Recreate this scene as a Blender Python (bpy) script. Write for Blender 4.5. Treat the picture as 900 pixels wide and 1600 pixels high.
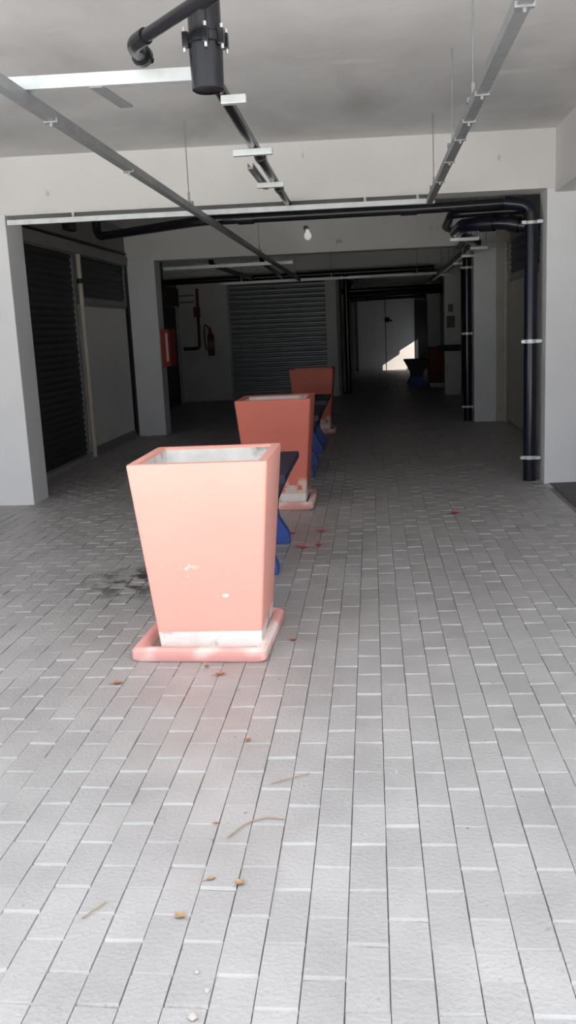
import bpy, bmesh, math, random
from mathutils import Vector, Matrix
random.seed(7)
for o in list(bpy.data.objects): bpy.data.objects.remove(o, do_unlink=True)
S = bpy.context.scene
COL = S.collection
PI = math.pi

# ------------------------------------------------------------------ camera
PITCH, YAW, ROLL, FPX = 0.19915124, 0.09898086, -0.04640771, 1405.07
def cam_rows():
    cy, sy = math.cos(YAW), math.sin(YAW)
    Rz = Matrix(((cy, sy, 0), (-sy, cy, 0), (0, 0, 1)))
    B = Matrix(((1, 0, 0), (0, 0, -1), (0, 1, 0)))
    cp, sp = math.cos(PITCH), math.sin(PITCH)
    Rx = Matrix(((1, 0, 0), (0, cp, -sp), (0, sp, cp)))
    cr, sr = math.cos(ROLL), math.sin(ROLL)
    Rr = Matrix(((cr, -sr, 0), (sr, cr, 0), (0, 0, 1)))
    return Rr @ Rx @ B @ Rz
R = cam_rows()
cd = bpy.data.cameras.new('camera'); cam = bpy.data.objects.new('camera', cd); COL.objects.link(cam)
m = Matrix((R[0], -R[1], -R[2])).transposed().to_4x4(); m.translation = (0, 0, 1.5)
cam.matrix_world = m
cd.sensor_fit = 'VERTICAL'; cd.sensor_height = 36; cd.lens = FPX / 1600 * 36
cd.clip_start = 0.05; cd.clip_end = 200
S.camera = cam

# ------------------------------------------------------------------ light
SKY_LOW, SKY_HIGH = 1.2, 3.4
w = bpy.data.worlds.new('sky'); S.world = w; w.use_nodes = True
bg = w.node_tree.nodes['Background']
# overcast sky: bright overhead, dim towards the horizon
_n = w.node_tree.nodes; _l = w.node_tree.links
_tc = _n.new('ShaderNodeTexCoord'); _sx = _n.new('ShaderNodeSeparateXYZ'); _mr = _n.new('ShaderNodeMapRange')
_mr.interpolation_type = 'SMOOTHSTEP'
_mr.inputs[1].default_value = .06; _mr.inputs[2].default_value = .50; _mr.inputs[3].default_value = SKY_LOW; _mr.inputs[4].default_value = SKY_HIGH
_l.new(_tc.outputs['Generated'], _sx.inputs[0]); _l.new(_sx.outputs['Z'], _mr.inputs[0]); _l.new(_mr.outputs[0], bg.inputs[1])
bg.inputs[0].default_value = (0.90, 0.95, 1.0, 1)
# high sun behind the building: the slab keeps it off everything but the open ground in front
sl = bpy.data.lights.new('sun', 'SUN'); sl.energy = 36; sl.angle = math.radians(.6); sl.color = (1, .985, .965)
sno = bpy.data.objects.new('sun', sl); COL.objects.link(sno)
sno.rotation_euler = Vector((0, -1.15, -3.35)).to_track_quat('-Z', 'Y').to_euler()
# low sunlight that comes in through the small opening near the far end
sp = bpy.data.lights.new('sunbeam', 'SPOT'); sp.energy = 2600; sp.color = (1, .88, .74)
sp.spot_size = math.radians(24); sp.spot_blend = .1; sp.shadow_soft_size = .02
so = bpy.data.objects.new('sunbeam', sp); COL.objects.link(so)
so.location = (5.0, 27.2, 3.0)
so.rotation_euler = (Vector((1.05, 31.6, .42)) - Vector(so.location)).to_track_quat('-Z', 'Y').to_euler()

vs = S.view_settings
vs.view_transform = 'Standard'; vs.look = 'None'; vs.gamma = 1; vs.use_curve_mapping = False
vs.exposure = -0.05

# ------------------------------------------------------------------ materials
def lin(c):
    return tuple((x/12.92 if x <= .04045 else ((x+.055)/1.055)**2.4) for x in [v/255 for v in c]) + (1,)
def mat(name, rgb, rough=.6, metal=0.0, noise=0.0, scale=6, bump=0.0, bscale=60, spec=.5):
    """procedural principled material; noise = strength of the tone variation"""
    M = bpy.data.materials.new(name); M.use_nodes = True
    nt = M.node_tree; b = nt.nodes['Principled BSDF']
    c = lin(rgb); b.inputs['Roughness'].default_value = rough; b.inputs['Metallic'].default_value = metal
    b.inputs['Specular IOR Level'].default_value = spec
    tc = nt.nodes.new('ShaderNodeTexCoord')
    nz = nt.nodes.new('ShaderNodeTexNoise'); nz.inputs['Scale'].default_value = scale; nz.inputs['Detail'].default_value = 6
    nt.links.new(tc.outputs['Object'], nz.inputs['Vector'])
    mr = nt.nodes.new('ShaderNodeMapRange'); mr.inputs[1].default_value = .3; mr.inputs[2].default_value = .7
    mr.inputs[3].default_value = 1 - noise; mr.inputs[4].default_value = 1 + noise
    nt.links.new(nz.outputs['Fac'], mr.inputs[0])
    vm = nt.nodes.new('ShaderNodeVectorMath'); vm.operation = 'SCALE'; vm.inputs[0].default_value = c[:3]
    nt.links.new(mr.outputs[0], vm.inputs['Scale'])
    nt.links.new(vm.outputs[0], b.inputs['Base Color'])
    if bump:
        n2 = nt.nodes.new('ShaderNodeTexNoise'); n2.inputs['Scale'].default_value = bscale; n2.inputs['Detail'].default_value = 4
        nt.links.new(tc.outputs['Object'], n2.inputs['Vector'])
        bp = nt.nodes.new('ShaderNodeBump'); bp.inputs['Strength'].default_value = bump; bp.inputs['Distance'].default_value = .01
        nt.links.new(n2.outputs['Fac'], bp.inputs['Height']); nt.links.new(bp.outputs[0], b.inputs['Normal'])
    M['out'] = vm.name
    return M
def overlay(M, rgb, make_fac):
    """mix a second colour in where make_fac(nt, tc) gives 1 (stains, chips with a shape of their own)"""
    nt = M.node_tree; b = nt.nodes['Principled BSDF']
    src = b.inputs['Base Color'].links[0].from_socket
    tc = [n for n in nt.nodes if n.type == 'TEX_COORD'][0]
    mx = nt.nodes.new('ShaderNodeMix'); mx.data_type = 'RGBA'
    nt.links.new(make_fac(nt, tc), mx.inputs[0]); nt.links.new(src, mx.inputs[6])
    mx.inputs[7].default_value = lin(rgb)
    nt.links.new(mx.outputs[2], b.inputs['Base Color'])
    return M
def f_noise(scale, lo, hi, stretch=(1, 1, 1), off=(0, 0, 0)):
    def f(nt, tc):
        mp = nt.nodes.new('ShaderNodeMapping'); mp.inputs['Scale'].default_value = stretch; mp.inputs['Location'].default_value = off
        nt.links.new(tc.outputs['Object'], mp.inputs[0])
        n = nt.nodes.new('ShaderNodeTexNoise'); n.inputs['Scale'].default_value = scale; n.inputs['Detail'].default_value = 8
        nt.links.new(mp.outputs[0], n.inputs['Vector'])
        r = nt.nodes.new('ShaderNodeMapRange'); r.inputs[1].default_value = lo; r.inputs[2].default_value = hi
        nt.links.new(n.outputs['Fac'], r.inputs[0])
        return r.outputs[0]
    return f
def f_blob(c, rad, scale, strength, lo=.45, hi=.6):
    """noise broken blotch around point c (object space), radii rad"""
    def f(nt, tc):
        sb = nt.nodes.new('ShaderNodeVectorMath'); sb.operation = 'SUBTRACT'; sb.inputs[1].default_value = c
        nt.links.new(tc.outputs['Object'], sb.inputs[0])
        dv = nt.nodes.new('ShaderNodeVectorMath'); dv.operation = 'DIVIDE'; dv.inputs[1].default_value = rad
        nt.links.new(sb.outputs[0], dv.inputs[0])
        ln = nt.nodes.new('ShaderNodeVectorMath'); ln.operation = 'LENGTH'; nt.links.new(dv.outputs[0], ln.inputs[0])
        r1 = nt.nodes.new('ShaderNodeMapRange'); r1.inputs[1].default_value = 1; r1.inputs[2].default_value = .3
        r1.inputs[3].default_value = 0; r1.inputs[4].default_value = strength
        nt.links.new(ln.outputs['Value'], r1.inputs[0])
        n = f_noise(scale, lo, hi)(nt, tc)
        mu = nt.nodes.new('ShaderNodeMath'); mu.operation = 'MULTIPLY'
        nt.links.new(r1.outputs[0], mu.inputs[0]); nt.links.new(n, mu.inputs[1])
        return mu.outputs[0]
    return f

M = {}
M['paver'] = mat('paver', (162, 159, 158), .47, 0, .10, 3.0, .40, 70, .65)
def per_island(Mt, amt):
    nt = Mt.node_tree; b = nt.nodes['Principled BSDF']; src = b.inputs['Base Color'].links[0].from_socket
    g = nt.nodes.new('ShaderNodeNewGeometry')
    r = nt.nodes.new('ShaderNodeMapRange'); r.inputs[3].default_value = 1 - amt; r.inputs[4].default_value = 1 + amt
    nt.links.new(g.outputs['Random Per Island'], r.inputs[0])
    s = nt.nodes.new('ShaderNodeVectorMath'); s.operation = 'SCALE'
    nt.links.new(src, s.inputs[0]); nt.links.new(r.outputs[0], s.inputs['Scale']); nt.links.new(s.outputs[0], b.inputs['Base Color'])
per_island(M['paver'], .055)
overlay(M['paver'], (60, 50, 46), f_blob((-1.5, 5.35, 0), (.42, .55, 1), 9, 1.0, .47, .58))
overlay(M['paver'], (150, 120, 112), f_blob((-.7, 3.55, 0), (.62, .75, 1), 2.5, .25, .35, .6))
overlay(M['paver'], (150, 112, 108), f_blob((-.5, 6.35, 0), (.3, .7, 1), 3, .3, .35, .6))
overlay(M['paver'], (120, 112, 106), f_noise(26, .70, .76))
M['sand'] = mat('joint_sand', (134, 128, 124), .95, 0, .25, 12)
M['ground'] = mat('outer_paving', (165, 163, 160), .8, 0, .1, 3)
M['bounce_limit'] = mat('bounce_limit', (52, 66, 36), .95, 0, .3, 6)  # dark tone for the unseen ground that limits bounced light
M['asphalt'] = mat('dark_concrete', (92, 91, 93), .85, 0, .12, 5, .3, 80)
M['ceil'] = mat('ceiling_concrete', (218, 217, 216), .8, 0, .10, 1.3, .25, 9)
overlay(M['ceil'], (190, 188, 187), f_noise(1.6, .5, .78, (1, .45, 1), (3, 1, 0)))
overlay(M['ceil'], (226, 225, 223), f_noise(2.2, .63, .72, (.5, 1.3, 1), (8, 5, 0)))
M['wall'] = mat('white_paint', (226, 223, 222), .7, 0, .03, 2, .06, 30)
overlay(M['wall'], (170, 165, 160), f_noise(9, .68, .76, (1, 1, .5)))
M['wallc'] = mat('cool_white_paint', (232, 232, 235), .6, 0, .03, 2)
M['greywall'] = mat('grey_paint', (150, 147, 146), .75, 0, .05, 2)
M['door'] = mat('white_sheet_door', (236, 235, 235), .55, 0, .04, 2)
M['creamdoor'] = mat('grey_cream_door', (192, 186, 178), .6, 0, .05, 2)
M['darkdoor'] = mat('dark_door', (40, 38, 42), .5, 0, .1, 3)
M['brown'] = mat('brown_board', (92, 66, 58), .6, 0, .15, 4)
M['cream'] = mat('cream_pole', (206, 198, 184), .5, 0, .05, 6)
M['slat'] = mat('dark_shutter_slat', (54, 54, 58), .5, .2, .08, 3)
M['slatl'] = mat('grey_shutter_slat', (150, 152, 156), .35, .4, .08, 3)
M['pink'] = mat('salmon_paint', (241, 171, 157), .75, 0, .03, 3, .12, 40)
overlay(M['pink'], (246, 205, 195), f_blob((-.11, -.27, .40), (.11, .12, .08), 30, 1, .60, .64))
overlay(M['pink'], (255, 250, 246), f_blob((.09, -.27, .272), (.016, .1, .009), 3, 3, .1, .2))
overlay(M['pink'], (196, 110, 96), f_noise(3, .68, .85, (1, 1, .6), (1, 7, 2)))
M['shaded_salmon'] = mat('shaded_salmon_paint', (206, 112, 96), .75, 0, .05, 3, .12, 40)  # salmon paint of the rear planters, darkened: their shade is in the colour
overlay(M['shaded_salmon'], (214, 190, 180), f_blob((.2, -.25, .10), (.22, .12, .14), 7, 2, .46, .52))
M['pinktray'] = mat('faded_pink_paint', (232, 168, 160), .8, 0, .07, 5, .2, 40)
overlay(M['pinktray'], (244, 222, 216), f_noise(5, .48, .66, (1, 1, 1)))
overlay(M['pinktray'], (150, 110, 100), f_noise(8, .66, .74, (1, 1, 1), (5, 0, 0)))
M['conc'] = mat('raw_concrete', (232, 228, 224), .9, 0, .10, 9, .3, 60)
overlay(M['conc'], (140, 134, 126), f_noise(7, .58, .74))
M['traydirt'] = mat('dirty_concrete', (140, 126, 118), .95, 0, .2, 9)
M['navy'] = mat('navy_paint', (38, 40, 62), .55, 0, .10, 6)
M['blue'] = mat('blue_paint', (56, 86, 160), .5, 0, .06, 6)
M['galv'] = mat('galvanised_steel', (205, 208, 210), .42, .45, .10, 12)
M['galvd'] = mat('dull_galvanised_steel', (150, 152, 154), .5, .45, .12, 12)
M['steel'] = mat('bright_bolt_steel', (215, 215, 215), .3, .7)
M['pipe'] = mat('black_pipe', (26, 26, 31), .26, 0, .12, 8)
M['pipen'] = mat('blue_black_pipe', (18, 22, 40), .22, 0, .12, 8)
M['red'] = mat('red_paint', (158, 34, 34), .4, 0, .08, 5)
M['darkred'] = mat('dark_red_paint', (116, 36, 36), .6, 0, .1, 5)
M['stripe'] = mat('cabinet_stripe', (225, 190, 186), .3)
M['black'] = mat('black_plastic', (22, 22, 24), .5, 0, .1, 8)
M['rubber'] = mat('black_rubber', (20, 20, 20), .7)
M['bulb'] = mat('white_bulb_glass', (240, 240, 238), .25)
_b = M['bulb'].node_tree.nodes['Principled BSDF']; _b.inputs['Emission Color'].default_value = (1, 1, .96, 1); _b.inputs['Emission Strength'].default_value = .4
M['paper'] = mat('grey_notice_paper', (120, 116, 114), .8, 0, .2, 14)
M['leaf'] = mat('dry_leaf', (160, 134, 98), .8, 0, .25, 60)
M['leafo'] = mat('orange_leaf', (166, 108, 78), .8, 0, .25, 60)
M['petal'] = mat('red_petal', (186, 62, 72), .7, 0, .25, 60)
M['twig'] = mat('twig', (150, 130, 100), .8, 0, .2, 40)
M['crumb'] = mat('mortar_crumb', (176, 168, 162), .9, 0, .15, 40)

# ------------------------------------------------------------------ mesh helpers
class MB:
    def __init__(s): s.v, s.f, s.mi = [], [], []
    def add(s, vs, fs, mi=0):
        o = len(s.v); s.v += [tuple(v) for v in vs]; s.f += [tuple(i+o for i in f) for f in fs]; s.mi += [mi]*len(fs); return s
    def box(s, x0, x1, y0, y1, z0, z1, mi=0):
        return s.add([(x0,y0,z0),(x1,y0,z0),(x1,y1,z0),(x0,y1,z0),(x0,y0,z1),(x1,y0,z1),(x1,y1,z1),(x0,y1,z1)],
              [(3,2,1,0),(4,5,6,7),(0,1,5,4),(1,2,6,5),(2,3,7,6),(3,0,4,7)], mi)
    def prism(s, pts, z0, z1, mi=0):                 # plan polygon (ccw) extruded in z
        n = len(pts)
        return s.add([(x,y,z0) for x,y in pts]+[(x,y,z1) for x,y in pts],
              [tuple(range(n-1,-1,-1)), tuple(range(n,2*n))]+[(i,(i+1)%n,n+(i+1)%n,n+i) for i in range(n)], mi)
    def prof(s, pts, y0, y1, mi=0):                  # x-z polygon (ccw seen from -y) extruded in y
        n = len(pts)
        return s.add([(x,y0,z) for x,z in pts]+[(x,y1,z) for x,z in pts],
              [tuple(range(n)), tuple(range(2*n-1,n-1,-1))]+[((i+1)%n,i,n+i,n+(i+1)%n) for i in range(n)], mi)
    def loft(s, loops, cap0=True, cap1=True, mi=0):
        n = len(loops[0]); vs = [p for l in loops for p in l]; fs = []
        for k in range(len(loops)-1):
            for i in range(n):
                j = (i+1) % n; fs.append((k*n+i, k*n+j, (k+1)*n+j, (k+1)*n+i))
        if cap0: fs.append(tuple(range(n-1,-1,-1)))
        if cap1: fs.append(tuple((len(loops)-1)*n+i for i in range(n)))
        return s.add(vs, fs, mi)
    def tube(s, path, r, n=20, mi=0, caps=True):
        path = [Vector(p) for p in path]; loops = []
        up = None
        for i, p in enumerate(path):
            d = (path[min(i+1,len(path)-1)] - path[max(i-1,0)]).normalized()
            if up is None:
                a = Vector((0,0,1)) if abs(d.z) < .9 else Vector((1,0,0)); up = (a - d*a.dot(d)).normalized()
            else: up = (up - d*up.dot(d)).normalized()
            q = d.cross(up); rr = r[i] if isinstance(r, (list, tuple)) else r
            loops.append([p + (up*math.cos(t) + q*math.sin(t))*rr for t in [2*PI*k/n for k in range(n)]])
        return s.loft([[tuple(v) for v in l] for l in loops], caps, caps, mi)
    def sphere(s, c, r, mi=0, n=10, sz=1.0):
        loops = [[(c[0]+r*math.sin(a)*math.cos(t), c[1]+r*math.sin(a)*math.sin(t), c[2]-r*sz*math.cos(a)) for t in [2*PI*k/n for k in range(n)]] for a in [PI*(i+.5)/8 for i in range(8)]]
        return s.loft(loops, True, True, mi)
    def build(s, name, mats, parent=None, smooth=False, bevel=0, loc=None):
        me = bpy.data.meshes.new(name); me.from_pydata(s.v, [], s.f)
        for q in (mats if isinstance(mats, (list, tuple)) else [mats]): me.materials.append(q)
        for i, p in enumerate(me.polygons): p.material_index = s.mi[i]
        bm = bmesh.new(); bm.from_mesh(me); bmesh.ops.recalc_face_normals(bm, faces=bm.faces); bm.to_mesh(me); bm.free()
        if smooth:
            for p in me.polygons: p.use_smooth = True
            me.set_sharp_from_angle(angle=math.radians(40))
        o = bpy.data.objects.new(name, me); COL.objects.link(o)
        if parent: o.parent = parent
        if loc: o.location = loc
        if bevel:
            b = o.modifiers.new('bevel', 'BEVEL'); b.width = bevel; b.segments = 2; b.limit_method = 'ANGLE'; b.angle_limit = math.radians(35)
        return o
def bend(pts, r=.08, n=6):
    """polyline with rounded corners, for pipe elbows"""
    pts = [Vector(p) for p in pts]; out = [pts[0]]
    for a, b, c in zip(pts, pts[1:], pts[2:]):
        r1 = min(r, (b-a).length*.49, (c-b).length*.49)
        p, q = b + (a-b).normalized()*r1, b + (c-b).normalized()*r1
        for k in range(n+1):
            t = k/n; out.append(p*(1-t)**2 + b*2*t*(1-t) + q*t*t)
    out.append(pts[-1]); return out
def rrect(hx, hy, z, r, seg=4, cx=0, cy=0):
    out = []
    for sx, sy, a0 in ((1,1,0),(-1,1,90),(-1,-1,180),(1,-1,270)):
        for k in range(seg+1):
            a = math.radians(a0 + 90*k/seg); out.append((cx+sx*(hx-r)+r*math.cos(a), cy+sy*(hy-r)+r*math.sin(a), z))
    return out
def tag(o, label, cat, group=None):
    o['label'] = label; o['category'] = cat
    if group: o['group'] = group
    return o
def thing(name, label, cat, loc=(0,0,0), rz=0, group=None):
    o = bpy.data.objects.new(name, None); COL.objects.link(o); o.location = loc; o.rotation_euler.z = rz
    o.empty_display_size = .1
    return tag(o, label, cat, group)
def struct(name, mb, mats, **k):
    o = mb.build(name, mats, **k); o['kind'] = 'structure'; return o
def copy_tree(root, loc, label, rz=0):
    def cp(o, par):
        c = o.copy(); COL.objects.link(c); c.parent = par
        for ch in [x for x in bpy.data.objects if x.parent == o and x != c]: cp(ch, c)
        return c
    r = cp(root, None); r.location = loc; r.rotation_euler.z = rz; r['label'] = label
    return r

# ------------------------------------------------------------------ setting
SK = .0629                                            # the frames run a little askew to the paving
def yf(x, y0=8.1): return y0 + (x + 3.2)*SK
def skew(x0, x1, y0, d): return [(x0, yf(x0,y0)), (x1, yf(x1,y0)), (x1, yf(x1,y0)+d), (x0, yf(x0,y0)+d)]

# paved floor: every paver is real, bevelled and a little out of level
fl = MB()
fl.box(-4.6, 2.4, .2, 8.35, -.2, -.009, 1); fl.box(-4.6, 2.4, 8.35, 32, -.2, -.009, 1)
PW, PL, GAP, BV = .1035, .222, .0014, .0066
laid = set()
def pavers(xa, xb, ya, yb):
    for k in range(math.ceil((xa-.005)/PW), math.floor((xb-.005)/PW)):
        ph = 2.299 if k % 2 == 0 else 2.194
        for n in range(math.ceil((ya-ph)/PL), math.floor((yb-ph)/PL)):
            if (k, n) in laid: continue
            laid.add((k, n))
            x0 = .005 + k*PW + .0004; x1 = x0 + PW - .0008
            jx = random.uniform(-.0008, .0008); jy = random.uniform(-.002, .002)
            y0 = ph + n*PL + GAP/2 + jy; y1 = y0 + PL - GAP - .0018
            x0 += jx; x1 += jx
            z = random.uniform(-.0015, .0015); tx = random.uniform(-.0015, .0015); ty = random.uniform(-.0022, .0022)
            q = lambda sx, sy: z + tx*sx + ty*sy
            b = BV*random.uniform(.75, 1.25)
            bx = .0014
            t = [(x0+bx,y0+b,q(-1,-1)),(x1-bx,y0+b,q(1,-1)),(x1-bx,y1-b*.5,q(1,1)),(x0+bx,y1-b*.5,q(-1,1))]
            e = [(x0,y0,q(-1,-1)-.008),(x1,y0,q(1,-1)-.008),(x1,y1,q(1,1)-.006),(x0,y1,q(-1,1)-.006)]
            l = [(x0,y0,-.02),(x1,y0,-.02),(x1,y1,-.02),(x0,y1,-.02)]
            vs = t+e+l
            fs = [(0,1,2,3)] + [(4+i,4+(i+1)%4,(i+1)%4,i) for i in range(4)] + [(8+i,8+(i+1)%4,4+(i+1)%4,4+i) for i in range(4)]
            fl.add(vs, fs, 0)
pavers(-4.6, 1.62, .3, 8.5)
pavers(-4.4, 2.15, 8.1, 20.6)
pavers(-.9, 2.15, 20.2, 31.8)
struct('floor', fl, [M['paver'], M['sand']])
struct('floor_right', MB().box(1.61, 7, -1, 8.5, -.2, .003), M['asphalt'])
struct('floor_outside', MB().box(-30, 30, -12, .2, -.25, -.004).box(-12, -4.6, .2, 8.35, -.25, -.004).box(7, 30, .2, 8.35, -.25, -.004), M['ground'])

struct('floor_bounce_limit', MB().box(-60, 60, -60, -12, -.25, .0), M['bounce_limit'])  # unseen dark ground added to limit the sunlit bounce reaching deep inside
CZ = 3.1; BZ = 2.61
struct('ceiling', MB().box(-9, 7, 2.5, 32.2, CZ, CZ+.25), M['ceil'])

# cross beams
for nm, y0, x0, x1, d in (('beam', 8.1, -9, 7, .36), ('beam', 13.66, -3.62, 2.05, .36), ('beam', 19.22, -4.4, 2.05, .36), ('beam', 25.0, -.7, 2.05, .36)):
    struct(nm, MB().prism(skew(x0, x1, y0, d), BZ, CZ+.02), M['wall'])
struct('beam', MB().prism([(1.63, 2.5), (2.1, 2.5), (2.1, 8.44), (1.63, 8.41)], 2.575, CZ+.02), M['wall'])
# pillars and front walls
struct('pillar', MB().prism(skew(-3.55, -3.2, 8.075, .39), -.02, BZ+.01), M['wallc'], bevel=.006)
struct('wall_front_left', MB().prism(skew(-9, -3.555, 8.14, .3), -.02, BZ+.005), M['wallc'])
struct('wall_front_right', MB().prism(skew(1.565, 7, 8.115, .34), -.02, BZ+.005), M['wallc'], bevel=.005)
struct('pillar', MB().prism(skew(-3.60, -3.185, 13.64, .36), -.02, BZ+.01), M['wallc'], bevel=.006)
for y0 in (13.655, 19.15, 24.9):
    struct('pillar', MB().prism(skew(1.54, 1.885, y0, .36), -.02, BZ+.01), M['wallc'] if y0 < 14 else M['wall'], bevel=.006)

struct('light_block_right', MB().box(3.4, 3.6, 2.6, 8.4, -.02, CZ), M['greywall'])  # unseen, added to keep side light off the planters' right faces
struct('light_block_left', MB().box(-6.6, -6.4, 2.6, 8.2, -.02, CZ), M['greywall'])  # unseen, added to block side light from the left
# left side wall with lintel
struct('wall_left', MB().box(-4.0, -3.74, 8.4, 14.0, -.02, CZ).box(-3.78, -3.63, 8.4, 13.7, 2.54, CZ), M['greywall'])
struct('trim_1', MB().box(-3.66, -3.585, 8.46, 13.66, 2.55, 2.68), M['greywall'], bevel=.004)
struct('trim_2', MB().box(-3.66, -3.625, 8.46, 13.66, -.01, .05), M['greywall'])
struct('wall_left_rear', MB().box(-4.6, -4.3, 13.9, 20.6, -.02, CZ).box(-4.4, -3.59, 13.9, 14.05, -.02, CZ), M['greywall'])
# right side wall, then the corridor
struct('wall_right', MB().box(2.07, 2.4, 8.4, 29.2, -.02, CZ).box(2.07, 2.10, 30.95, 32.2, -.02, CZ)
       .box(2.07, 2.10, 29.2, 29.95, -.02, CZ).box(2.07, 2.10, 29.95, 30.95, -.02, .70).box(2.07, 2.10, 29.95, 30.35, 1.22, CZ).box(2.07, 2.10, 30.35, 30.95, 1.30, CZ), M['greywall'])
struct('wall_rear_left', MB().box(-4.5, -3.18, 20.42, 20.7, -.02, CZ).box(-3.2, -.78, 20.5, 20.75, -.02, CZ).box(-3.2, -.78, 20.42, 20.5, 2.56, CZ), M['wall'])
cl = MB().box(-1.0, -.68, 20.5, 32, -.02, CZ)
struct('wall_corridor_left', cl, M['greywall'])
for y0, xr in ((20.38, -.74), (21.9, -.60), (25.2, -.55), (27.5, -.5)):
    struct('pilaster', MB().box(-.98 if y0 < 21 else -.7, xr, y0, y0+.34, -.02, CZ-.3), M['wall'], bevel=.005)
struct('wall_back', MB().box(-1, 2.4, 31.62, 32, -.02, CZ), M['greywall'])

# ------------------------------------------------------------------ doors
def leaf(name, x0, x1, y0, y1, z0, z1, m, frame=None, axis='x', handle=None):
    o = struct(name, MB().box(x0, x1, y0, y1, z0, z1), m, bevel=.004)
    return o
d1 = leaf('door_1', -3.70, -3.655, 11.40, 13.56, .05, 1.95, M['door'])
MB().box(-3.66, -3.645, 11.40, 13.56, .05, .11).build('kick_strip', M['greywall'], d1)
MB().box(-3.66, -3.645, 11.40, 13.56, 1.92, 1.97).build('top_rail', M['greywall'], d1)
MB().box(-3.66, -3.64, 13.56, 13.62, 0, 1.97).build('door_jamb', M['black'], d1)
d2 = leaf('door_2', 2.03, 2.075, 9.0, 13.72, .02, 2.06, M['creamdoor'])
MB().box(2.02, 2.04, 9.0, 13.72, 2.04, 2.09).build('top_rail', M['greywall'], d2)
d3 = leaf('door_3', -4.31, -4.25, 16.4, 19.9, 0, 2.1, M['darkdoor'])
MB().box(-4.31, -4.22, 19.9, 20.05, 0, 2.12).build('door_jamb', M['wall'], d3)
MB().box(-4.31, -4.2, 15.4, 20.1, 2.13, 2.5).build('over_panel', M['brown'], d3)
d4 = leaf('door_4', -.44, 1.5, 31.58, 31.63, 0, 2.46, M['wallc'])
MB().box(.50, .52, 31.57, 31.585, 0, 2.46).build('meeting_gap', M['black'], d4)
MB().box(1.5, 1.95, 31.55, 31.63, 0, 2.3).build('dark_side_panel', M['darkdoor'], d4)
MB().box(.56, .60, 31.53, 31.585, 1.0, 1.12).build('door_handle', M['steel'], d4)

# ------------------------------------------------------------------ roller shutters
def shutter(label, loc, rz, wd, z0, z1, pitch=.078, rails=(1, 1), bar=True, m='slat'):
    t = thing('roller_shutter', label, 'shutter', loc, rz, None)
    c = MB(); n = max(1, round((z1-z0)/pitch)); p = (z1-z0)/n
    prof = []
    for i in range(n):
        for fz, fy in ((0, 0), (.08, 0), (.16, -.010), (.34, -.018), (.55, -.019), (.76, -.012), (.9, -.002)):
            prof.append((z0 + (i+fz)*p, fy))
    prof.append((z1, 0))
    k = len(prof)
    c.add([(0.03, y, z) for z, y in prof] + [(wd-.03, y, z) for z, y in prof] , [(i, k+i, k+i+1, i+1) for i in range(k-1)])
    c.box(.03, wd-.03, .004, .012, z0, z1)
    c.build('curtain', M[m], t, smooth=True)
    if rails[0]: MB().box(0, .05, -.035, .02, z0 if z0 < 1 else z0, z1).build('guide_rail', M['galvd'], t)
    if rails[1]: MB().box(wd-.05, wd, -.035, .02, z0, z1).build('guide_rail', M['galvd'], t)
    if bar: MB().box(.05, wd-.05, -.025, .015, z0, z0+.06).build('bottom_bar', M['galvd'], t, bevel=.004)
    return t
G = 'roller shutters of the shop bays'
shutter('dark roller shutter between the front left pillar and the cream pole', (-3.68, 8.50, 0), PI/2, 2.76, 0, 2.55)
shutter('half raised dark roller shutter above the white door on the left', (-3.68, 11.36, 0), PI/2, 2.28, 1.97, 2.55)
shutter('dark half raised roller shutter above the grey door on the right side', (2.05, 13.70, 0), -PI/2, 4.7, 2.09, 2.62)
shutter('wide grey roller shutter across the far wall, behind the row of planters', (-3.18, 20.46, 0), 0, 2.40, 0, 2.55, pitch=.105, m='slatl')

# poles
t = thing('pole', 'slim cream pole standing between the two shutters on the left', 'pole', (-3.60, 11.31, 0))
MB().tube([(0, 0, 0), (0, 0, 2.2)], .031).build('lower_tube', M['cream'], t, smooth=True)
MB().tube([(0, 0, 2.24), (0, 0, 2.545)], .031).build('upper_tube', M['cream'], t, smooth=True)
MB().tube([(0, 0, 2.19), (0, 0, 2.25)], .038).build('coupling', M['black'], t, smooth=True)
MB().box(-.06, .06, -.06, .06, 0, .012).build('base_plate', M['galvd'], t)
t = thing('pole', 'slim tan pole beside the grey door, right of the second right pillar', 'pole', (1.985, 13.80, 0))
MB().tube([(0, 0, 0), (0, 0, 2.6)], .022).build('tube', M['cream'], t, smooth=True)
for z in (2.1, 2.3, 2.5): MB().box(-.03, .03, -.03, .03, z, z+.03).build('clip', M['galv'], t)
struct('trim_3', MB().box(1.87, 2.075, 13.95, 14.1, -.01, CZ-.3), M['creamdoor'])

# ------------------------------------------------------------------ planters
def planter(label, loc, rz=0, paint='pink'):
    t = thing('planter', label, 'planter', loc, rz, None)
    H, b0, b1 = .905, .242, .322
    h = lambda z: b0 + (b1-b0)*z/H
    body = MB(); r = .014
    body.loft([rrect(h(z), h(z), z, r) for z in (.092, .3, .5, .7, H-.008)] + [rrect(b1-.004, b1-.004, H, r), rrect(b1-.042, b1-.042, H, r*.7), rrect(b1-.05, b1-.05, H-.012, r*.7)], False, False)
    body.build('painted_body', M[paint], t, smooth=True)
    bb = MB().loft([rrect(h(0)-.012, h(0)-.012, 0, r), rrect(h(.012), h(.012), .012, r), rrect(h(.092), h(.092), .092, r)], True, False)
    bb.build('bare_base_band', M['conc'], t, smooth=True)['label'] = 'unpainted pale concrete band at the foot'
    ln = MB().loft([rrect(b1-.05, b1-.05, H-.012, r*.7), rrect(h(.5)-.05, h(.5)-.05, .45, r*.7)], False, True)
    ln.build('inner_wall', M['conc'], t, smooth=True)['label'] = 'bare pale concrete inside'
    return t
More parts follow.
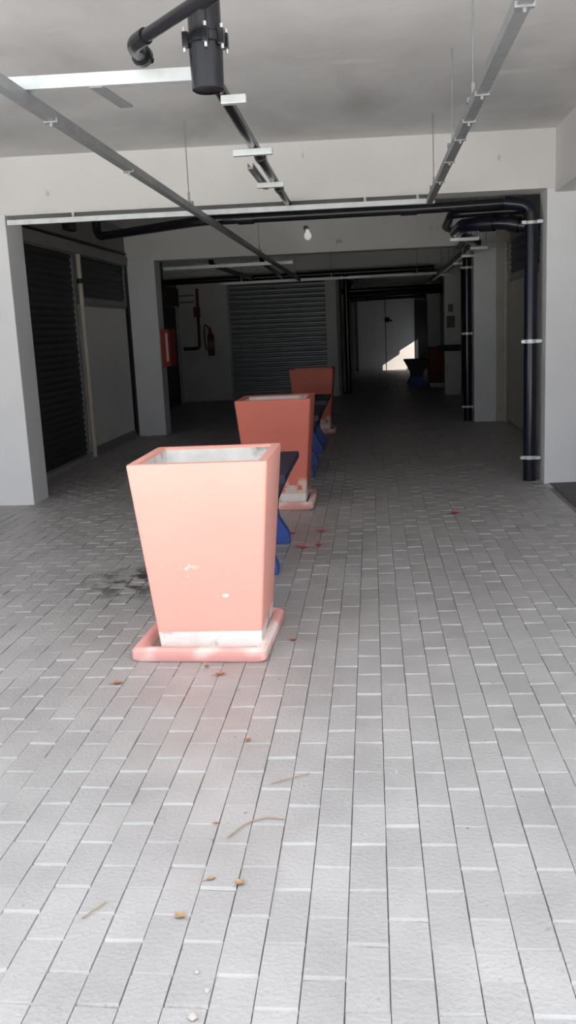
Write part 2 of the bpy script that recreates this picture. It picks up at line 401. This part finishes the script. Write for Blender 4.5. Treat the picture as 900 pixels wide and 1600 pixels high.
def saucer(label, loc, rz=0):
    mb = MB(); hx, hy, z = .322, .322, .066
    mb.loft([rrect(hx-.01, hy-.01, 0, .03), rrect(hx, hy, .012, .03), rrect(hx, hy, z-.014, .03), rrect(hx-.014, hy-.014, z, .024), rrect(hx-.036, hy-.036, z, .02), rrect(hx-.048, hy-.048, z-.01, .018), rrect(hx-.060, hy-.060, .028, .016)], True, False, 0)
    mb.loft([rrect(hx-.060, hy-.060, .028, .016), rrect(.05, .05, .028, .016)], False, True, 1)
    o = mb.build('planter_saucer', [M['pinktray'], M['traydirt']], smooth=True, loc=loc); o.rotation_euler.z = rz
    return tag(o, label, 'saucer')
saucer('faded pink square saucer under the nearest planter, on the pavers', (-.828, 4.232, 0.002), -.045)
planter('nearest salmon pink tapered square planter with chipped front', (-.795, 4.25, .031), .0)
saucer('pink square saucer under the middle planter', (-.845, 7.77, 0.002))
planter('middle of the three salmon planters in the row, between the two blue benches', (-.835, 7.82, .031), 0, 'shaded_salmon')
saucer('pink square saucer under the farthest planter in the row', (-.875, 13.36, 0.002))
planter('shaded salmon planter farthest back in the row, in front of the wide far shutter', (-.872, 13.42, .031), 0, 'shaded_salmon')

# ------------------------------------------------------------------ benches
def bench(label, y0, y1, cx=-.84, ends=.1, slab=True):
    t = thing('bench', label, 'bench', (cx, (y0+y1)/2, 0))
    hl = (y1-y0)/2
    def legprof(part):
        # outer right contour, bottom to top
        c = [(.222, 0), (.222, .055), (.205, .10), (.175, .145), (.150, .19), (.142, .25), (.150, .31), (.19, .40), (.235, .49), (.285, .585)]
        c = [p for p in c if (p[1] <= .25 if part == 'foot' else p[1] >= .25)]
        return c + [(-x, z) for x, z in reversed(c)]
    for yy in (-hl, hl):
        f = MB().prof(legprof('foot'), yy-.055, yy+.055).build('leg_foot', M['blue'], t, bevel=.008)
        f['label'] = 'bright blue foot'
        MB().prof(legprof('top'), yy-.055, yy+.055).build('leg_top', M['navy'], t, bevel=.008)
    MB().prof([(.285, .585), (.302, .60), (.300, .645), (-.300, .645), (-.302, .60), (-.285, .585)], -hl-.12, hl+.12).build('slab', M['navy'], t, bevel=.006)
    return t
bench('navy bench with flared blue feet between the nearest and middle planters', 5.47, 6.30)
bench('navy and blue bench just behind the middle planter', 9.2, 10.05, -.845)
bench('navy and blue bench directly in front of the farthest planter in the row', 11.1, 11.95, -.85)
bench('dim blue bench far down the corridor, beside the dark red planter', 22.7, 23.5, 1.12)
# dim planter far down on the right
t = thing('planter', 'dim dark red planter far down the corridor against the right side', 'planter', (1.60-.02, 22.2, .0))
MB().loft([rrect(.19, .19, .1, .02), rrect(.25, .25, .95, .02), rrect(.20, .20, .95, .02), rrect(.19, .19, .7, .02)], False, True).build('painted_body', M['darkred'], t, smooth=True)
MB().loft([rrect(.18, .18, 0, .02), rrect(.19, .19, .1, .02)], True, False).build('bare_base_band', M['conc'], t, smooth=True)

# ------------------------------------------------------------------ cable trays and hangers under the ceiling
def tray(label, p0, p1, rods=(), w_=.046, h_=.046, m='galv', clips=(), name='cable_tray', rodtop=CZ):
    p0, p1 = Vector(p0), Vector(p1); d = p1-p0; L = d.length
    rz = math.atan2(d.y, d.x)
    t = thing(name, label, 'cable tray', p0, rz)
    a, b, th = w_/2, h_/2, .003
    prof = [(-a,-b),(a,-b),(a,b),(a-.012,b),(a-.012,b-th),(a-th,b-th),(a-th,-b+th),(-a+th,-b+th),(-a+th,b-th),(-a+.012,b-th),(-a+.012,b),(-a,b)]
    n = len(prof); dz = d.z
    mb = MB().add([(0, y, z) for y, z in prof]+[(L, y, z+dz) for y, z in prof], [(i,(i+1)%n,n+(i+1)%n,n+i) for i in range(n)]
         + [(0,1,6,7),(1,2,5,6),(2,3,4,5),(0,7,8,11),(8,9,10,11)] + [tuple(n+i for i in q) for q in ((0,1,6,7),(1,2,5,6),(2,3,4,5),(0,7,8,11),(8,9,10,11))])
    mb.build('channel', M[m], t)
    for s in rods:
        z = s/L*dz
        MB().tube([(s, 0, z-b+.004), (s, 0, rodtop-p0.z)], .0042, 8).build('hanger_rod', M['galvd'], t, smooth=True)
        MB().box(s-.02, s+.02, -a-.006, a+.006, z+b-.002, z+b+.022).box(s-.008, s+.008, -.008, .008, z+b+.02, z+b+.09).build('hanger_clamp', M['galvd'], t)
    for s in clips:
        z = s/L*dz
        MB().box(s-.012, s+.012, -a-.008, a+.008, z-b-.006, z-b+.014).box(s-.006, s+.006, -.006, .006, z-b-.02, z-b).build('clip', M['galvd'], t)
    return t
tray('steel tray hung on thin rods, running away overhead on the right', (.525, 2.2, 2.52), (.525, 8.07, 2.52), (.7, 2.55, 3.66, 5.34), m='galvd', w_=.05, clips=(1.05, 2.2, 2.75, 3.2, 3.9, 4.7))
tray('long grey steel tray running away overhead on the left, under the beams', (-1.37, 2.2, 2.466), (-1.37, 18.30, 2.466), (1.2, 5.0, 9.5, 15.0), m='galvd', clips=(1.9, 3.2), rodtop=CZ)
tray('bright steel tray crossing overhead at upper left, ending at the thick black pipe', (-2.9, 3.70, 2.52), (-.64, 3.84, 2.52), (.9,), w_=.05, h_=.05)
tray('long bright steel tray crossing under the front beam', (-3.12, 7.93, 2.525), (.57, 8.13, 2.525), (), w_=.05, h_=.042, clips=())
tray('short pale steel tray crossing behind the second beam at left', (-3.16, 14.14, 2.515), (-1.16, 14.16, 2.515), (.55, 1.7))
tray('far thin steel tray crossing in front of the far shutter', (-2.95, 18.42, 2.475), (1.33, 18.61, 2.475), (.4, 2.2, 3.9))
for s, x in ((0, .44), (0, -.02), (0, -2.6)):
    o = MB().box(x-.012, x+.012, yf(x)+.0, yf(x)+.03, 2.546, 2.615).build('tray_bracket', M['galv'])
    tag(o, {.44: 'small steel bracket joining the long front tray to the beam at its right end', -.02: 'small steel bracket above the long front tray, right of its middle', -2.6: 'small steel bracket above the long front tray near the left pillar'}[x], 'bracket', 'tray brackets under the front beam')
# loose flat strap on the upper left tray
t = tag(MB().add([(-1.10,3.80,2.49),(-1.045,3.80,2.49),(-1.0,4.10,2.478),(-1.055,4.10,2.478),(-1.10,3.80,2.498),(-1.045,3.80,2.498),(-1.0,4.10,2.486),(-1.055,4.10,2.486)],
    [(3,2,1,0),(4,5,6,7),(0,1,5,4),(1,2,6,5),(2,3,7,6),(3,0,4,7)]).build('strap_bracket', M['galvd']), 'dull flat steel strap hanging off the tray at upper left', 'bracket')

# ------------------------------------------------------------------ pipes
# thick hanging stub pipe at the top
t = thing('drain_pipe', 'thick black pipe stub hanging down at the top, with bolted coupling and closed end', 'pipe', (-.585, 3.60, 2.395))
MB().tube([(0,0,.17),(0,0,CZ-2.395)], .062, 28).build('pipe', M['pipe'], t, smooth=True)
MB().loft([[(r*math.cos(a), r*math.sin(a), z) for a in [2*PI*k/28 for k in range(28)]] for z, r in ((0,.052),(.006,.06),(.16,.064),(.165,.072),(.195,.072),(.20,.063))]).build('end_cap', M['pipe'], t, smooth=True)
for a in (20, 100, 200, 280, 330):
    c, s_ = math.cos(math.radians(a)), math.sin(math.radians(a))
    bt = MB().box(c*.075-.012, c*.075+.012, s_*.075-.012, s_*.075+.012, .15, .205).build('bolt_lug', M['pipe'], t, bevel=.003)
    MB().tube([(c*.08, s_*.08, .135), (c*.08, s_*.08, .22)], .006, 8).build('bolt', M['steel'], bt)
t = thing('branch_pipe', 'thin black elbowed pipe slanting beside the thick overhead pipe stub', 'pipe', (-.87, 3.66, 2.6))
pa = [(-.045, .19, -.075), (-.035, .05, -.02), (.0, .0, 0.0), (.40, -.38, .03), (.44, -.36, .12), (.44, -.34, .5)]
MB().tube(bend([(-.0, .0, 0), (.37, -.37, .03)], .03), .024, 18).build('pipe', M['pipe'], t, smooth=True)
MB().tube(bend([(.06, -.06, .005), (-.01, .01, -.002), (.0, .11, -.012)], .05), .031, 18).build('elbow', M['pipe'], t, smooth=True)
MB().tube(bend([(.32, -.32, .026), (.40, -.40, .03), (.40, -.38, .5)], .06), .033, 18).build('elbow', M['pipe'], t, smooth=True)
MB().tube([(0, .105, -.012), (.004, .125, -.016)], .042, 18).tube([(.004, .125, -.016), (.03, .16, -.02)], .012, 10).build('flange', M['pipe'], t, smooth=True)
# long thin pipe with trapeze brackets
t = thing('drain_pipe', 'black pipe running away overhead behind the thick pipe stub, carried on three white cross brackets', 'pipe', (-.62, 3.85, 2.535))
MB().tube([(0,0,0),(-.07,4.74,0.046)], .029, 20).build('pipe', M['pipe'], t, smooth=True)
MB().tube([(-.028,1.95,.019),(-.03,2.06,.02)], .036, 20).build('coupling', M['pipe'], t, smooth=True)
MB().tube([(-.048,3.3,.032),(-.05,3.42,.033)], .036, 20).build('coupling', M['pipe'], t, smooth=True)
for y, xa, xb in ((.30, .0, .11), (1.55, -.135, .09), (2.84, -.155, .035)):
    MB().box(xa, xb, y-.02, y+.02, -.064+.0097*y, -.028+.0097*y).build('cross_bracket', M['galv'], t, bevel=.003)
tag(MB().box(-.02,.02,0,.9,-.006,.006).box(-.02,-.014,0,.9,0,.03).box(.014,.02,0,.9,0,.03).build('strut_offcut', M['galvd'], loc=(-.752, 6.15, 2.548)), 'short grey strut end beside the overhead black pipe near the front beam', 'bracket')

# cross pipe right behind the front beam
t = thing('drain_pipe', 'black pipe crossing behind the front beam, slanting back at its left end', 'pipe', (0, 0, 0))
MB().tube(bend([(-2.90, 9.85, 3.05), (-2.90, 9.85, 2.575), (-1.55, 8.68, 2.54), (.55, 8.66, 2.53), (1.225, 8.69, 2.54)], .12), .045, 18).build('pipe', M['pipe'], t, smooth=True)
MB().tube([(-1.2, 8.677, 2.537), (-1.05, 8.675, 2.536)], .053, 18).build('coupling', M['pipe'], t, smooth=True)
MB().tube([(.3, 8.66, 2.53), (.45, 8.66, 2.53)], .053, 18).build('coupling', M['pipe'], t, smooth=True)
# second cross pipe, upper right
def clamp(t, z, r, side=1, out=.062):
    MB().tube([(0,0,z-.017),(0,0,z+.017)], r+.006, 24).build('clamp_band', M['galv'], t, smooth=True)
    MB().box(side*(r-.02), side*(r+out-.03), -r-.012, -r+.006, z-.014, z+.014).build('clamp_bracket', M['galv'], t)
    MB().box(-r-.03, -r+.008, -.02-r*.5, .02-r*.5, z-.014, z+.014).build('clamp_ear', M['galv'], t)
    MB().tube([(-r-.022, -r*.5-.035, z), (-r-.022, -r*.5+.035, z)], .007, 8).build('clamp_bolt', M['steel'], t)
t = thing('drain_pipe', 'tall black vertical pipe on the front right pillar, held by three steel clamps', 'pipe', (1.462, 8.60, 0))
MB().tube(bend([(0,0,0),(0,0,2.50),(-.22,.08,2.54)], .1), .06, 26).build('pipe', M['pipen'], t, smooth=True)
MB().tube([(0,0,2.36),(0,0,2.43)], .068, 26).build('coupling', M['pipe'], t, smooth=True)
for z in (.225, 1.30, 2.37-.02): clamp(t, z, .06)
t = thing('drain_pipe', 'black vertical pipe on the second right pillar, held by steel clamps', 'pipe', (1.465, 14.16, 0))
MB().tube([(0,0,0),(0,0,2.55)], .062, 22).build('pipe', M['pipen'], t, smooth=True)
for z in (.22, 1.33, 2.3): clamp(t, z, .062)
t = thing('drain_pipe', 'thick black pipe leaving the front right vertical pipe and bending back along the right side', 'pipe', (0,0,0))
MB().tube(bend([(1.46,8.72,2.33),(1.25,8.80,2.385),(.90,9.0,2.40),(.93,10.2,2.44),(1.36,11.9,2.47),(1.42,19.0,2.49),(1.42,26,2.5)], .16), .062, 20).build('pipe', M['pipen'], t, smooth=True)
MB().tube([(1.17,8.845,2.388),(1.05,8.915,2.393)], .074, 20).build('coupling', M['pipe'], t, smooth=True)
MB().tube([(1.38,8.745,2.35),(1.29,8.78,2.375)], .074, 20).build('coupling', M['pipe'], t, smooth=True)
t2 = thing('drain_pipe', 'black pipe slanting from the top of the front right vertical pipe toward the second beam', 'pipe', (0,0,0))
MB().tube(bend([(1.50,8.95,2.50),(.80,9.15,2.52),(.85,10.5,2.54),(1.25,12.0,2.56),(1.28,13.5,2.55)], .14), .04, 18).build('pipe', M['pipe'], t2, smooth=True)
lab = ['galvanised cross bracket nearest the front, under the right side pipes', 'second galvanised cross bracket from the front under the right side pipes',
       'third galvanised cross bracket under the right side pipes', 'galvanised cross bracket just left of the top of the second right pillar',
       'dim galvanised cross bracket at the top of the third right pillar', 'farthest dim galvanised cross bracket down the corridor']
for (x0, x1, y, zh), l in zip(((.86,1.16,10.0,2.338),(1.24,1.45,11.6,2.362),(1.27,1.47,13.0,2.372),(1.30,1.53,14.6,2.374),(1.36,1.54,18.0,2.388),(1.30,1.50,22.0,2.393)), lab):
    t = thing('pipe_hanger', l, 'bracket', ((x0+x1)/2, y, zh), 0, 'cross brackets under the right side pipes')
    h = (x1-x0)/2
    MB().box(-h, h, -.02, .02, 0, .036).build('channel', M['galv'], t, bevel=.003)
    for s in (-1, 1): MB().tube([(s*(h-.02), 0, .03), (s*(h-.02), 0, CZ-zh)], .005, 8).build('hanger_rod', M['galvd'], t)
# far cross pipe with branches
t = thing('drain_pipe', 'far black pipe crossing in front of the far shutter under the ceiling', 'pipe', (0,0,0))
MB().tube([(-4.2, 18.57, 2.56), (1.29, 18.75, 2.585)], .058, 16).build('pipe', M['pipe'], t, smooth=True)
for x, xe in ((-2.35, -2.6), (-1.75, -1.75)):
    MB().tube(bend([(xe, 15.2, 3.09), (xe, 15.2, 2.62), (x, 18.6, 2.56)], .15), .04, 14).build('branch', M['pipe'], t, smooth=True)
t = thing('drain_pipe', 'black vertical pipe at the corner between the far shutter and the dark corridor', 'pipe', (-.53, 20.95, 0))
MB().tube([(0,0,0),(0,0,2.9)], .06, 16).build('pipe', M['pipen'], t, smooth=True)
MB().tube(bend([(0,0,2.3),(.05,.0,2.4),(.1,.5,2.50)], .05), .06, 16).build('branch', M['pipen'], t, smooth=True)
for i, (y, z) in enumerate(((21.6, 2.32), (24.5, 2.31), (27.5, 2.30))):
    tag(MB().tube([(-.66, y, z), (2.0, y+.15, z+.03)], .06, 14).build('drain_pipe', M['pipen'], smooth=True),
        ['nearest of the black pipes crossing the dark corridor overhead', 'middle of the black pipes crossing the dark corridor overhead', 'farthest black pipe crossing the dark corridor overhead'][i], 'pipe', 'pipes crossing the corridor')
# dark blue band pipe on the third right pillar
tag(MB().tube([(1.40, 19.38, .985), (1.86, 19.41, .985)], .065, 16).build('blue_pipe', M['navy'], smooth=True), 'short dark blue horizontal pipe across the third right pillar', 'pipe')

# ------------------------------------------------------------------ fire equipment and small fittings
t = thing('fire_hose_cabinet', 'red fire hose cabinet on the side of the second left pillar', 'cabinet', (-3.165, 13.72, 1.04))
MB().box(-.02, .10, 0, .5, 0, .56).build('body', M['red'], t, bevel=.006)
MB().box(.10, .108, .02, .48, .02, .54).build('door', M['red'], t, bevel=.003)
MB().box(.05, .085, -.004, .004, .08, .50).build('stripe_plate', M['stripe'], t)  # pale upright stripe on the near face
MB().box(.108, .125, .22, .28, .27, .31).build('handle', M['black'], t)
t = thing('standpipe', 'red fire pipe with valve box on the far left wall', 'pipe', (-3.85, 20.36, 0))
MB().tube(bend([(.02,0,2.5),(.0,0,1.2),(-.36,0,1.19)], .05), .032, 14).build('pipe', M['darkred'], t, smooth=True)
MB().box(-.075, .06, -.07, .03, 1.88, 2.10).build('valve_box', M['darkred'], t, bevel=.008)
MB().tube([(-.36,0,1.19),(-.05,0,1.193)], .038, 12).build('dark_sleeve', M['black'], t, smooth=True)['label'] = 'dark lower stretch'
t = thing('fire_extinguisher', 'dim red fire extinguisher hanging on the far wall left of the wide shutter', 'fire extinguisher', (-3.58, 20.33, 1.02))
MB().loft([[(r*math.cos(a), r*math.sin(a), z) for a in [2*PI*k/18 for k in range(18)]] for z, r in ((0,.06),(.01,.075),(.42,.075),(.48,.06),(.52,.03),(.56,.028))]).build('cylinder', M['darkred'], t, smooth=True)
MB().box(-.02,.02,-.09,.03,.56,.60).box(-.015,.015,-.10,.0,.61,.63).build('valve_handle', M['black'], t)
MB().tube(bend([(-.02,-.02,.58),(-.11,-.03,.72),(-.14,-.04,.4),(-.10,-.04,.12)], .08), .013, 10).build('hose', M['rubber'], t, smooth=True)
MB().loft([[(r*math.cos(a), r*math.sin(a), z) for a in [2*PI*k/18 for k in range(18)]] for z, r in ((.16,.0765),(.34,.0765))], False, False).build('label_sticker', M['paper'], t, smooth=True)
for i, z in enumerate((2.36, 2.22)):
    tag(MB().tube([(-4.25, 20.395, z), (-3.91, 20.395, z)], .018, 10).build('conduit', M['galvd'], smooth=True), ['upper grey conduit beside the red fire pipe on the far left wall', 'lower grey conduit beside the red fire pipe on the far left wall'][i], 'conduit')
# bulb on the second beam
t = thing('light_bulb', 'bare white light bulb in a holder on the second beam', 'light bulb', (-.885, 13.72, 2.90))
MB().tube([(-.03, .09, .07), (-.015, .0, .05), (.0, -.03, .03)], .035, 14).build('holder', M['galvd'], t, smooth=True)
MB().loft([[(r*math.cos(a)+.005, r*math.sin(a)-.035, z) for a in [2*PI*k/16 for k in range(16)]] for z, r in ((.03,.022),(.0,.03),(-.04,.052),(-.075,.054),(-.10,.04),(-.115,.012))]).build('bulb', M['bulb'], t, smooth=True)
# vent boxes high on the left wall
t = thing('junction_box', 'small dark junction box high on the left wall above the shutter', 'box', (-3.63, 10.9, 2.80))
MB().box(0, .08, 0, .3, 0, .16).build('body', M['black'], t, bevel=.006)
MB().box(.08, .086, .01, .29, .01, .15).build('lid', M['black'], t)
tag(MB().tube([(-3.60, 8.5, 2.70), (-3.60, 13.6, 2.72)], .016, 10).build('conduit', M['black'], smooth=True), 'thin dark conduit along the lintel of the left shutters', 'conduit')
# notices
for i, (z, h, wd) in enumerate(((1.72, .16, .10), (1.40, .24, .17))):
    tag(MB().box(1.67-wd/2, 1.67+wd/2, yf(1.67,19.15)-.008, yf(1.67,19.15)-.002, z, z+h).build('notice', M['paper']), ['small upper grey notice on the third right pillar', 'larger lower grey notice on the third right pillar'][i], 'notice')
tag(MB().tube([(.57,31.575,1.70),(.57,31.56,1.70)], .09, 16).box(.62,.74,31.565,31.577,1.64,1.70).build('door_sign', M['black']), 'small dark sign on the pale double door at the end of the corridor', 'sign')

# ------------------------------------------------------------------ litter on the pavers
def leafobj(label, x, y, L, W, m, rz, curl=.35, name='dry_leaf', cat='leaf', group=None):
    mb = MB(); n = 8; vs = []
    for i in range(n+1):
        s = i/n; wv = W*.5*math.sin(PI*s**.8)*(1+.25*math.sin(9*s+x*7)); z = .003 + curl*L*(s-.5)**2
        for q, k in ((-1, .35), (0, 0), (1, .35)): vs.append((L*(s-.5), q*wv+.1*L*math.sin(3*s), z + k*wv*.9))
    fs = []
    for i in range(n):
        for j in range(2): a = i*3+j; fs.append((a, a+1, a+4, a+3))
    k = len(vs); vs2 = vs + [(a, b, c+.0012) for a, b, c in vs]
    fs2 = [tuple(reversed(f)) for f in fs] + [tuple(i+k for i in f) for f in fs]
    mb.add(vs2, fs2)
    mb.tube([(-L*.5, 0, .004+curl*L*.25), (-L*.85, .05*L, .004)], .0012, 6)
    o = mb.build(name, M[m], loc=(x, y, .001)); o.rotation_euler.z = rz
    return tag(o, label, cat, group)
for a in (('orange brown leaf on the pavers left of the nearest saucer corner', -1.155, 3.66, .045, .03, 'leafo', .2),
          ('orange leaf just in front of the nearest pink saucer', -.71, 3.755, .05, .03, 'leafo', .5),
          ('small brown leaf at a paver joint between the nearest saucer and the bent twig', -.495, 3.10, .03, .018, 'leafo', 1.2),
          ('tan leaf right of the brown one, low centre left in the foreground', -.40, 2.215, .03, .026, 'leaf', .9),
          ('faint grey brown leaf scrap left of the tan leaf in the foreground', -.485, 2.23, .03, .016, 'leaf', .5),
          ('crumpled tan leaf nearest the camera', -.54, 2.07, .034, .026, 'leaf', 2.6),
          ('small dark red brown scrap right of the nearest saucer, beside its side edge', -.42, 4.20, .04, .028, 'leafo', .3),
          ('small brown scrap touching the front edge of the nearest pink saucer', -.79, 3.86, .03, .02, 'leafo', 1.9),
          ('tiny orange leaf scrap at the foot of a paver above the tan leaves', -.52, 2.52, .018, .01, 'leafo', .1)):
    leafobj(*a)
for a in (('red petal cluster nearest, at the lower end of the red scraps behind the nearest planter', -.40, 6.16, .06, .05, 'petal', .4),
          ('long thin red petal scrap, uppermost right of the red litter by the bench', -.40, 6.60, .12, .03, 'petal', .3),
          ('red petal scrap beside the blue foot of the bench', -.615, 6.55, .05, .05, 'petal', 1.0),
          ('curling pale red petal scrap at the left of the red litter', -.52, 6.10, .13, .035, 'petal', -.5),
          ('lone red petal on the pavers in front of the right pillar', .635, 7.14, .09, .06, 'petal', .1)):
    leafobj(*a, curl=.5, name='red_petal', cat='petal')
def twig(label, pts, r=.0018):
    tag(MB().tube([(x, y, z) for x, y, z in pts], r, 6).build('twig', M['twig'], smooth=True), label, 'twig')
twig('bent tan twig lying by the tan leaves in the foreground', [(-.47,2.44,.006),(-.435,2.50,.008),(-.405,2.535,.007),(-.36,2.555,.006),(-.31,2.545,.006)], .0022)
twig('straight thin twig on the pavers, just left of the picture centre', [(-.375,2.77,.005),(-.32,2.80,.007),(-.25,2.845,.005)])
twig('short pale twig at the lower left', [(-.80,2.05,.005),(-.775,2.085,.007),(-.755,2.12,.006)])
for i, (x, y, r) in enumerate(((-.437, 1.715, .011), (-.42, 1.80, .007), (-.455, 1.86, .006))):
    mb = MB().sphere((0,0,r*.6), r, 0, 9, .7)
    mb.v = [(a*random.uniform(.8,1.2), b*random.uniform(.8,1.2), c) for a, b, c in mb.v]
    tag(mb.build('mortar_crumb', M['crumb'], loc=(x,y,.001)), ['largest pale mortar crumb, lowest at the bottom left', 'middle pale mortar crumb at the bottom left', 'smallest pale mortar crumb, highest at the bottom left'][i], 'crumb')
tag(MB().tube([(0,0,0),(0,0,.006)], .008, 12).build('bottle_cap', M['crumb'], loc=(.048,2.86,.001)), 'tiny white round scrap on a paver at centre right', 'scrap')
